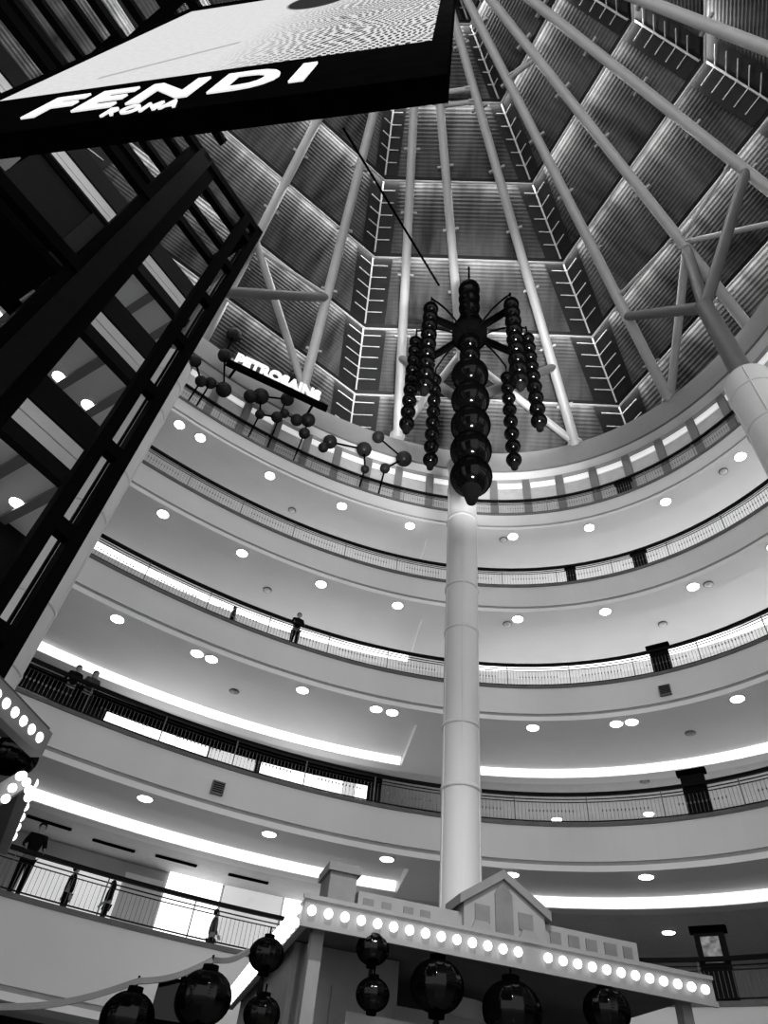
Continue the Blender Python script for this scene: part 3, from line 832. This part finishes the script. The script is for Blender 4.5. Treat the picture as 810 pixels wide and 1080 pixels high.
# ------------------------------------------------------------------ shops on the two lower galleries, left
def shop_panel(x0, x1, yref, o, z0, z1, mt, t, name, d=.08):
    a, b = thpx(x0, yref(x0), o), thpx(x1, yref(x1), o)
    return sweep([(o, z0), (o + d, z0), (o + d, z1), (o, z1)], a, b, 1.0, True).build(name, mt, t)
def ref(a, b):
    return lambda x: a[1] + (b[1] - a[1]) * (x - a[0]) / (b[0] - a[0])
lD = FL[2] - LIP[2]
OD = 5.9
yD = ref((107, 760), (390, 835))
zt = onring(150, 764, OD).z
def onlyz(x, y, o): return onring(x, y, o).z
t = thing('shop_front', 'dark shop front with long white lit windows on fourth gallery, left half', 'shop', RP(0, OD, FL[3]))
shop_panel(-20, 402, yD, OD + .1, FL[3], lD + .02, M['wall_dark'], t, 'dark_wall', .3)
for i, (x0, x1, mt) in enumerate(((109, 150, 'glow'), (151, 186, 'glow'), (187, 220, 'glow'), (222, 270, 'glow2'), (276, 330, 'glow'), (331, 362, 'glow'), (363, 374, 'glow2'), (375, 387, 'glow'))):
    shop_panel(x0, x1, yD, OD, FL[3] + .3, zt, M[mt], t, 'lit_window')
shop_panel(-20, 402, yD, OD - .15, zt + .02, zt + 1.2, M['black'], t, 'sign_band', .2)
lE = FL[3] - LIP[3]
OE = 6.4
yE = ref((20, 930), (300, 985))
zt = onlyz(200, 922, OE)
zt2 = onlyz(75, 915, OE)
t = thing('shop_front', 'pale stone shop front with bright display windows on lowest gallery, left half', 'shop', RP(0, OE, FL[4]))
shop_panel(-60, 345, yE, OE + .1, FL[4], lE + .02, M['wall'], t, 'stone_wall', .3)
shop_panel(168, 226, yE, OE, FL[4] + .05, zt, mat('bright_display', .9, .5, emit=1.8, noise=.01), t, 'display_window')
shop_panel(229, 292, yE, OE, FL[4] + .05, zt, mat('mid_display', .6, .5, emit=.42, noise=.25, nscale=1.2), t, 'display_window')
shop_panel(294, 345, yE, OE, FL[4] + .05, zt, mat('bright_display_two', .9, .5, emit=1.4, noise=.01), t, 'display_window')
shop_panel(20, 122, yE, OE, FL[4] + .05, zt2, mat('soft_display', .6, .5, emit=.5, noise=.25, nscale=1.0), t, 'display_window')
shop_panel(123, 164, yE, OE - .1, FL[4], zt2 + .3, M['inner'], t, 'stone_pier', .15)
shop_panel(160, 345, yE, OE - .12, zt + .02, zt + .16, M['black'], t, 'head_bar', .15)
# slot diffusers in the ceiling
for i, (x, y) in enumerate(((52, 868), (120, 892), (186, 908), (262, 927))):
    p = atz(x, y, lE + .02); th = thof(p)
    o = MB().obox(p, RT(th) * .75, RN(th) * .07, V((0, 0, .03))).build('slot_vent', M['black'], org=p)
    tag(o, '%s black ceiling slot vent from the left, under the lowest cove light' % ORDW[i], 'vent', 'ceiling slot vents')

# ------------------------------------------------------------------ people
def skin_mesh(joints, edges, name, material, parent, sub=2):
    me = bpy.data.meshes.new(name); me.from_pydata([j[0] for j in joints], edges, []); me.update()
    ob = bpy.data.objects.new(name, me); col.objects.link(ob)
    md = ob.modifiers.new('s', 'SKIN'); 
    for i, j in enumerate(joints):
        r = j[1]; r = (r, r) if isinstance(r, (int, float)) else r
        me.skin_vertices[0].data[i].radius = r
    me.skin_vertices[0].data[0].use_root = True
    sb = ob.modifiers.new('d', 'SUBSURF'); sb.levels = sub; sb.render_levels = sub
    dg = bpy.context.evaluated_depsgraph_get(); dg.update()
    me2 = bpy.data.meshes.new_from_object(ob.evaluated_get(dg))
    bpy.data.objects.remove(ob)
    vs = [v.co.copy() for v in me2.vertices]; fs = [tuple(p.vertices) for p in me2.polygons]
    bpy.data.meshes.remove(me2)
    return vs, fs
def person(p, face, label, h=1.7, top='cloth', trousers='cloth', lean=0.0, arms='rail', long_hair=False):
    """standing figure at p looking along the horizontal direction face"""
    t = thing('person', label, 'person', p)
    f = V((face.x, face.y, 0)).normalized(); s = V((f.y, -f.x, 0)); k = h / 1.7
    def P(x, y, z): return V(p) + (s * x + f * (y + lean * max(0, z - .9)) + V((0, 0, z))) * k
    hand = {'rail': [(.25, .02, 1.16), (.22, .30, 1.08)], 'down': [(.27, -.02, 1.12), (.28, .06, .86)], 'bag': [(.26, .0, 1.12), (.24, .14, .95)]}[arms]
    J, Ed = [], []
    def j(pt, r, par=None):
        J.append((P(*pt), r * k)); 
        if par is not None: Ed.append((par, len(J) - 1))
        return len(J) - 1
    pel = j((0, 0, .95), .135); wst = j((0, .0, 1.10), .125, pel); chs = j((0, .0, 1.30), .145, wst); nk0 = j((0, 0, 1.45), .075, chs)
    nk = j((0, .01, 1.51), .055, nk0); hd0 = j((0, .015, 1.58), .078, nk); hd1 = j((0, .01, 1.64), .085, hd0); j((0, .0, 1.68), .06, hd1)
    for sg_ in (-1, 1):
        sh = j((.17 * sg_, 0, 1.40), .06, chs); el = j((hand[0][0] * sg_, hand[0][1], hand[0][2]), .043, sh); wr = j((hand[1][0] * sg_, hand[1][1], hand[1][2]), .03, el)
        hp = j((.09 * sg_, 0, .86), .095, pel); kn = j((.10 * sg_, .02, .50), .062, hp); an = j((.10 * sg_, -.01, .09), .042, kn); j((.11 * sg_, .14, .035), .035, an)
    vs, fs = skin_mesh(J, Ed, 'b', None, t)
    mb = MB().add(vs, fs, True)
    # face: nose, eyes and ears
    mb.add([P(-.014, .085, 1.585), P(.014, .085, 1.585), P(0, .112, 1.588), P(0, .09, 1.63)], [(0, 1, 2), (1, 3, 2), (3, 0, 2)], True)
    for sg_ in (-1, 1):
        mb.ball(P(.033 * sg_, .079, 1.627), .012 * k, 8, 6); mb.ball(P(.085 * sg_, .01, 1.60), .022 * k, 8, 6)
        # hand: palm and five fingers
        w_ = P(hand[1][0] * sg_, hand[1][1], hand[1][2]); dr = (f * .7 - UZ * .7).normalized() if arms != 'down' else (-UZ + f * .15).normalized()
        sd = s * sg_; mb.obox(w_ + dr * .045 * k, dr * .045 * k, sd * .014 * k, (dr.cross(sd)) * .038 * k)
        cr = dr.cross(sd)
        for q in range(4):
            b0 = w_ + dr * .085 * k + cr * (-.03 + .02 * q) * k; L = (.062, .075, .07, .052)[q] * k
            mid = b0 + dr * L * .55; mb.tube(b0, mid, .0095 * k, 6); mb.tube(mid, mid + (dr - sd * .5).normalized() * L * .5, .0085 * k, 6)
        mb.tube(w_ + dr * .03 * k - cr * .036 * k, w_ + dr * .075 * k - cr * .07 * k, .011 * k, 6)
    body = mb.build('body', M['skin'], t)
    # clothes
    J, Ed = [], []
    pel = j((0, 0, .93), .16); wst = j((0, 0, 1.10), .145, pel); chs = j((0, 0, 1.30), .165, wst); j((0, 0, 1.43), .09, chs)
    for sg_ in (-1, 1):
        sh = j((.18 * sg_, 0, 1.40), .075, chs); el = j((hand[0][0] * sg_, hand[0][1], hand[0][2]), .056, sh)
        wv_ = [hand[0][i_] * .15 + hand[1][i_] * .85 for i_ in range(3)]; j((wv_[0] * sg_, wv_[1], wv_[2]), .042, el)
    vs, fs = skin_mesh(J, Ed, 'c', None, t); MB().add(vs, fs, True).build('jacket', M[top], t)
    J, Ed = [], []
    pel = j((0, 0, .96), .15)
    for sg_ in (-1, 1):
        hp = j((.09 * sg_, 0, .84), .112, pel); kn = j((.10 * sg_, .02, .50), .08, hp); j((.10 * sg_, -.01, .10), .062, kn)
    vs, fs = skin_mesh(J, Ed, 'd', None, t); MB().add(vs, fs, True).build('trousers', M[trousers], t)
    for sg_ in (-1, 1):
        mb = MB(); mb.obox(P(.108 * sg_, .05, .03), s * .045 * k, f * .13 * k, UZ * .03 * k); mb.obox(P(.108 * sg_, .0, .08), s * .04 * k, f * .06 * k, UZ * .03 * k)
        mb.build('shoe', M['hair'], t)
    mb = MB(); c = P(0, -.018, 1.645)
    mb.ball(c, .098 * k, 18, 12)
    if long_hair: mb.lathe(P(0, -.05, 1.60), [(.03, -.22), (.075, -.18), (.085, 0), (.05, .05)], 14)
    mb.build('hair', M['hair'], t)
    return t
def at_gallery(px, k, off):
    p = onring(*px, off); return RP(thof(p), off, FL[k])
def inward(p): return -RN(thof(p))
p = at_gallery((312, 665), 2, .4); person(p, inward(p), 'person in dark clothes leaning on the middle gallery railing, left of column', 1.75, 'cloth', 'cloth', .1, 'rail')
p = at_gallery((247, 645), 2, .8); person(p, RT(thof(p)), 'shorter person walking behind the middle gallery railing, farther left', 1.3, 'clothg', 'cloth', 0, 'down')
p = at_gallery((72, 728), 3, .45); person(p, inward(p), 'person in dark jacket at fourth gallery railing, nearest the left column', 1.65, 'cloth', 'cloth', .05, 'rail')
p = at_gallery((90, 735), 3, .5); person(p, inward(p), 'person in grey top at fourth gallery railing, right of the dark jacket', 1.72, 'clothg', 'cloth', .05, 'rail', True)
p = at_gallery((28, 910), 4, .42); person(p, inward(p), 'tall person in black leaning at the lowest gallery railing, far left', 1.85, 'cloth', 'cloth', .12, 'rail')
p = at_gallery((70, 945), 4, 2.2); person(p, RT(thof(p)), 'shopper in black walking behind the lowest railing, left of two', 1.62, 'cloth', 'cloth', 0, 'down')
p = at_gallery((110, 962), 4, 1.6); person(p, -RT(thof(p)), 'shopper in black low behind the lowest railing, beside grey stone pier', 1.35, 'cloth', 'cloth', .05, 'bag', True)
p = at_gallery((226, 975), 4, 3.0); person(p, RT(thof(p)), 'shopper in grey standing before the bright display windows', 1.65, 'clothg', 'cloth', 0, 'bag')

# ------------------------------------------------------------------ festive pavilion set on the ground floor
PC = ath(320, 962, 12.0); ZC = PC.z
PU = (atz(690, 1036, ZC) - PC); PLEN = PU.length + 1.2; PU.normalize()
PV = V((-PU.y, PU.x, 0)); 
if PV.y < 0: PV = -PV
PDEP = (atz(238, 1052, ZC) - PC).dot(PV) + .3
pv = thing('festive_pavilion', 'low house-like festive pavilion set with bulb-lined eaves, bottom centre', 'pavilion', (PC.x, PC.y, 0))
def PP(u, v, z): return V((PC.x, PC.y, 0)) + PU * u + PV * v + V((0, 0, z))
def pbox(name, u0, u1, v0, v1, z0, z1, mt):
    P = [PP(u0, v0, z0), PP(u1, v0, z0), PP(u1, v1, z0), PP(u0, v1, z0), PP(u0, v0, z1), PP(u1, v0, z1), PP(u1, v1, z1), PP(u0, v1, z1)]
    return MB().hexa(P).build(name, mt, pv)
pbox('eave', 0, PLEN, 0, .12, ZC - .16, ZC + .22, M['eave'])
pbox('eave', 0, .12, .12, PDEP, ZC - .16, ZC + .22, M['eave'])
pbox('canopy', .12, PLEN, .12, PDEP, ZC + .02, ZC + .2, M['under'])
pbox('eave_moulding', -.04, PLEN, -.05, 0, ZC - .20, ZC - .12, M['eave'])
pbox('eave_moulding', -.04, PLEN, -.05, 0, ZC + .2, ZC + .26, M['eave'])
blb = MB()
proto_b = None
def bulb(p):
    global proto_b
    if proto_b is None:
        proto_b = MB().ball(p, .072, 12, 8).build('bulb', M['bulb'], pv); proto_b.location = (0, 0, 0)
        bulb.p0 = V(p); return
    c = proto_b.copy(); col.objects.link(c); c.parent = pv; c.location = V(p) - bulb.p0
u = .12
while u < PLEN - .1:
    if not (3.95 < u < 4.2): bulb(PP(u, -.06, ZC + .03))
    u += .275
for r_ in range(2):
    v = .25
    while v < PDEP - .2:
        bulb(PP(-.06, v, ZC + .10 - .2 * r_)); v += .34
# what stands on the roof
h0 = ZC + .26
def zpx(x, y, v):   # height of a picture point on the plane v behind the front edge
    d = ray(x, y); o = PP(0, v, 0); tt = (o - V((0, 0, GZ))).dot(PV) / d.dot(PV); return V((0, 0, GZ)) + d * tt
def upx(x, y, v): return (zpx(x, y, v) - PP(0, v, 0)).dot(PU)
v1 = .5
uc0, uc1 = upx(345, 950, v1), upx(374, 950, v1); zc = zpx(358, 912, v1).z
pbox('chimney', uc0, uc1, v1, v1 + .7, h0 - .1, zc - .12, M['housetrim'])
pbox('chimney_cap', uc0 - .05, uc1 + .06, v1 - .06, v1 + .76, zc - .12, zc + .02, M['housetrim'])
ug0, ug1 = upx(487, 980, v1), upx(573, 990, v1); zg = zpx(526, 921, v1).z; zs = zpx(490, 945, v1).z
zpL = zpx(420, 948, v1).z
pbox('parapet', uc1 + .06, ug0, v1, v1 + .3, h0 - .1, zpL, M['house'])
ue = upx(672, 1000, v1); zpR = zpx(610, 982, v1).z
pbox('parapet', ug1, ue, v1, v1 + .3, h0 - .1, zpR, M['house'])
for (x0, x1) in ((383, 394), (403, 413), (426, 436), (444, 454)):
    a, b = upx(x0, 950, v1), upx(x1, 950, v1)
    pbox('parapet_window', a, b, v1 - .025, v1 + .02, h0 - .02, zpL - .1, M['housedark'])
    pbox('window_sill', a - .03, b + .03, v1 - .07, v1, h0 - .09, h0 - .03, M['house'])
for (x0, x1) in ((580, 591), (599, 610), (617, 628), (636, 648), (655, 664)):
    a, b = upx(x0, 990, v1), upx(x1, 990, v1)
    pbox('parapet_window', a, b, v1 - .025, v1 + .02, h0 - .02, zpR - .1, M['housedark'])
    pbox('window_sill', a - .03, b + .03, v1 - .07, v1, h0 - .09, h0 - .03, M['house'])
# gable
um = (ug0 + ug1) / 2 - .02
def prism(name, pts, va, vb, mt):
    n = len(pts); vs = [PP(u_, va, z_) for u_, z_ in pts] + [PP(u_, vb, z_) for u_, z_ in pts]
    fs = [tuple(range(n - 1, -1, -1)), tuple(range(n, 2 * n))] + [(i, (i + 1) % n, n + (i + 1) % n, n + i) for i in range(n)]
    return MB().add(vs, fs).build(name, mt, pv)
prism('gable_wall', [(ug0, h0 - .1), (ug1, h0 - .1), (ug1, zs), (um, zg - .05), (ug0, zs)], v1 - .1, v1 + .5, M['house'])
for (ua, ub, sgn) in ((ug0 - .1, um, 1), (um, ug1 + .1, -1)):
    za, zb2 = (zs - .02, zg + .02) if sgn > 0 else (zg + .02, zs - .02)
    prism('gable_coping', [(ua, za - .16), (ub, zb2 - .16), (ub, zb2), (ua, za)], v1 - .18, v1 + .55, M['housetrim'])
prism('gable_arch', [(um - .17, h0), (um + .17, h0), (um + .17, zs + .12), (um + .1, zs + .24), (um, zs + .3), (um - .1, zs + .24), (um - .17, zs + .12)], v1 - .13, v1 - .08, M['housedark'])
for s_ in (-1, 1):
    prism('gable_window', [(um + s_ * .42 - .14, h0 + .25), (um + s_ * .42 + .14, h0 + .25), (um + s_ * .42 + .14, zs - .12), (um + s_ * .42 - .14, zs - .12)], v1 - .125, v1 - .08, M['housedark'])
    prism('gable_ornament', [(um + s_ * .45 - .2, h0 + .1), (um + s_ * .45 + .2, h0 + .1), (um + s_ * .45 + .12, h0 + .24), (um + s_ * .45 - .12, h0 + .24)], v1 - .17, v1 - .08, M['eave'])
# walls and counters under the canopy
pbox('inner_wall', .35, 2.2, 1.7, 1.95, 0, ZC, M['housetrim'])
pbox('inner_wall', .25, .45, 1.7, PDEP - .2, 0, ZC, M['housetrim'])
pbox('door_panel', 1.0, 1.55, 1.62, 1.7, 0, ZC - .55, M['housedark'])
pbox('inner_beam', 1.1, PLEN - .3, .9, 1.15, ZC - 1.28, ZC - 1.0, M['house'])
pbox('inner_screen', 2.2, PLEN - .3, 2.6, 2.8, 0, ZC - .75, M['under'])
pbox('inner_band', 2.2, PLEN - .3, 2.5, 2.62, ZC - .78, ZC - .5, M['eave'])
for u in (.25, PLEN - .5): pbox('canopy_post', u, u + .2, .3, .5, 0, ZC, M['housetrim'])

# ------------------------------------------------------------------ hanging lanterns near the camera
def lantern(px, hd, rp, lab, top=None, tas=True, lit=True):
    c = ath(*px, hd); r = .86 * rp * (c - V((0, 0, GZ))).length / FPX
    t = thing('festive_lantern', lab, 'lantern', c, 'dark festive lanterns')
    MB().ribbed(c, r, .86).build('shade', M['lantern'], t)
    MB().lathe(c, [(.24 * r, .78 * r), (.3 * r, .8 * r), (.3 * r, .98 * r), (.2 * r, 1.0 * r)], 16).build('top_cap', M['black'], t)
    MB().lathe(c, [(.2 * r, -1.0 * r), (.3 * r, -.98 * r), (.3 * r, -.8 * r), (.24 * r, -.78 * r)], 16).build('bottom_cap', M['black'], t)
    if tas: MB().lathe(c, [(.10 * r, -1.9 * r), (.17 * r, -1.85 * r), (.12 * r, -1.1 * r), (.06 * r, -1.0 * r)], 12).build('tassel', M['tassel'], t)
    zt_ = top if top else c.z + r + .1
    MB().tube(c + V((0, 0, .98 * r)), V((c.x, c.y, zt_)), .015, 6).build('cord', M['black'], t)
    return c, r
lantern((393, 1001), 12.4, 17, 'dark lantern under pavilion eave, upper of the stacked pair', ZC + .02)
lantern((393, 1049), 12.4, 17, 'dark lantern under pavilion eave, lower of the stacked pair', None, False)
lantern((281, 1007), 11.6, 18, 'dark lantern at the left pavilion eave corner, upper of two', None, True)
lantern((276, 1070), 11.6, 18, 'dark lantern at the left pavilion eave corner, lower of two', None)
lantern((461, 1040), 12.8, 27, 'large dark lantern under pavilion eave, just right of the stacked pair', ZC + .02)
lantern((540, 1066), 13.35, 29, 'large dark lantern at bottom edge, below the pavilion gable', ZC + .02)
lantern((640, 1066), 14.1, 22, 'dark lantern at bottom edge under the right half of the eave', ZC + .02)
c1, r1 = lantern((215, 1052), 9.6, 27, 'large dark lantern at bottom left, on right end of draped cloth', None)
c2, r2 = lantern((134, 1074), 9.6, 25, 'dark lantern at bottom edge left, in middle of draped cloth', None)
c3, r3 = lantern((15, 797), 9.5, 24, 'dark lantern hanging inside the left bulb-lined eaves', None, False)
# draped cloth linking the lanterns
a = c1 + V((0, 0, r1 + .05)); b = c2 + V((0, 0, r2 + .05)); e0 = ath(262, 1003, 10.4); e1 = ath(-10, 1062, 9.6)
def sag(p, q, d, n=10): return [p.lerp(q, i / n) - V((0, 0, d * sin(pi * i / n))) for i in range(n + 1)]
mb = MB(); pts = sag(e0, a, .05)[:-1] + sag(a, b, .06)[:-1] + sag(b, e1, .08)
for p_, q_ in zip(pts, pts[1:]): mb.beam(p_, q_, .04, .06)
tag(mb.build('draped_garland', M['rope'], org=a), 'pale cloth garland draped between the bottom left lanterns', 'garland')

# dark box hanging beside the left lantern
p = ath(186, 1060, 9.9)
t = thing('stage_speaker', 'black box speaker hanging left of the large bottom left lantern', 'speaker', p)
MB().obox(p, V((.26, .05, 0)), V((-.03, .16, 0)), V((0, 0, .22))).build('case', M['black'], t)
MB().obox(p - V((0, .17, 0)), V((.22, .04, 0)), V((-.002, .012, 0)), V((0, 0, .18))).build('grille', M['lantern'], t)
MB().tube(p + V((0, 0, .2)), p + V((0, 0, .34)), .03, 6).build('bracket', M['black'], t)

# left bulb-lined pavilion
def eave_line(p, q, n, t, rows=1, drop=.18):
    for r_ in range(rows):
        for i in range(n):
            c = p.lerp(q, (i + .5) / n) - V((0, 0, drop * r_))
            MB().ball(c, .066, 12, 8).build('bulb', M['bulb'], t)
hL = 8.6
a0, a1 = ath(44, 786, hL), ath(-46, 694, hL)
zA = a0.z; a1 = atz(-40, 701, zA)
lp = thing('bulb_lined_gazebo', 'dark gazebo with bulb-lined eaves at left edge', 'pavilion', (a0.x, a0.y, 0))
MB().beam(a0 - V((0, 0, .0)), a1, .14, .30).build('eave', M['housetrim'], lp)
n = 9
eave_line(a0 + V((.02, -.1, 0)), a1 + V((.02, -.1, 0)), n, lp)
dv = (a1 - a0).normalized(); sv = V((-dv.y, dv.x, 0))
if sv.x > 0: sv = -sv
MB().hexa([a0 + V((0, 0, .1)), a1 + V((0, 0, .1)), a1 + sv * 1.3 + V((0, 0, .1)), a0 + sv * 1.3 + V((0, 0, .1)),
           a0 + V((0, 0, .22)), a1 + V((0, 0, .22)), a1 + sv * 1.3 + V((0, 0, .22)), a0 + sv * 1.3 + V((0, 0, .22))]).build('roof', M['under'], lp)
b0 = ath(31, 826, hL + .3); b1 = atz(6, 892, b0.z); b2 = atz(-14, 850, b0.z)
MB().beam(b0 + V((0, 0, .0)), b1, .12, .22).build('eave', M['housetrim'], lp)
eave_line(b0 + V((.05, -.05, .06)), b1 + V((.05, -.05, .06)), 6, lp)
b3, b4 = ath(22, 820, hL + .1), ath(-12, 842, hL + .1)
for i, (x, y) in enumerate(((21, 818.5), (28, 825), (30.5, 833), (13, 831), (6, 842.5), (24, 818), (30, 841))):
    MB().ball(ath(x, y, hL + .05), .048, 12, 8).build('bulb', M['bulb'], lp)
MB().beam(ath(26, 822, hL + .2), ath(-20, 850, hL + .2), .12, .2).build('eave', M['housetrim'], lp)
MB().hexa([b0 + V((0, 0, -.1)), b1 + V((0, 0, -.1)), b1 + V((-2, 0, -.1)), b0 + V((-2, 0, -.1)), b0 + V((0, 0, .05)), b1 + V((0, 0, .05)), b1 + V((-2, 0, .05)), b0 + V((-2, 0, .05))]).build('lower_roof', M['under'], lp)
for q in (a0 + sv * 1.2 + dv * .8, a1 + sv * 1.2): MB().tube((q.x, q.y, 0), (q.x, q.y, zA + .1), .09, 10).build('post', M['black'], lp)
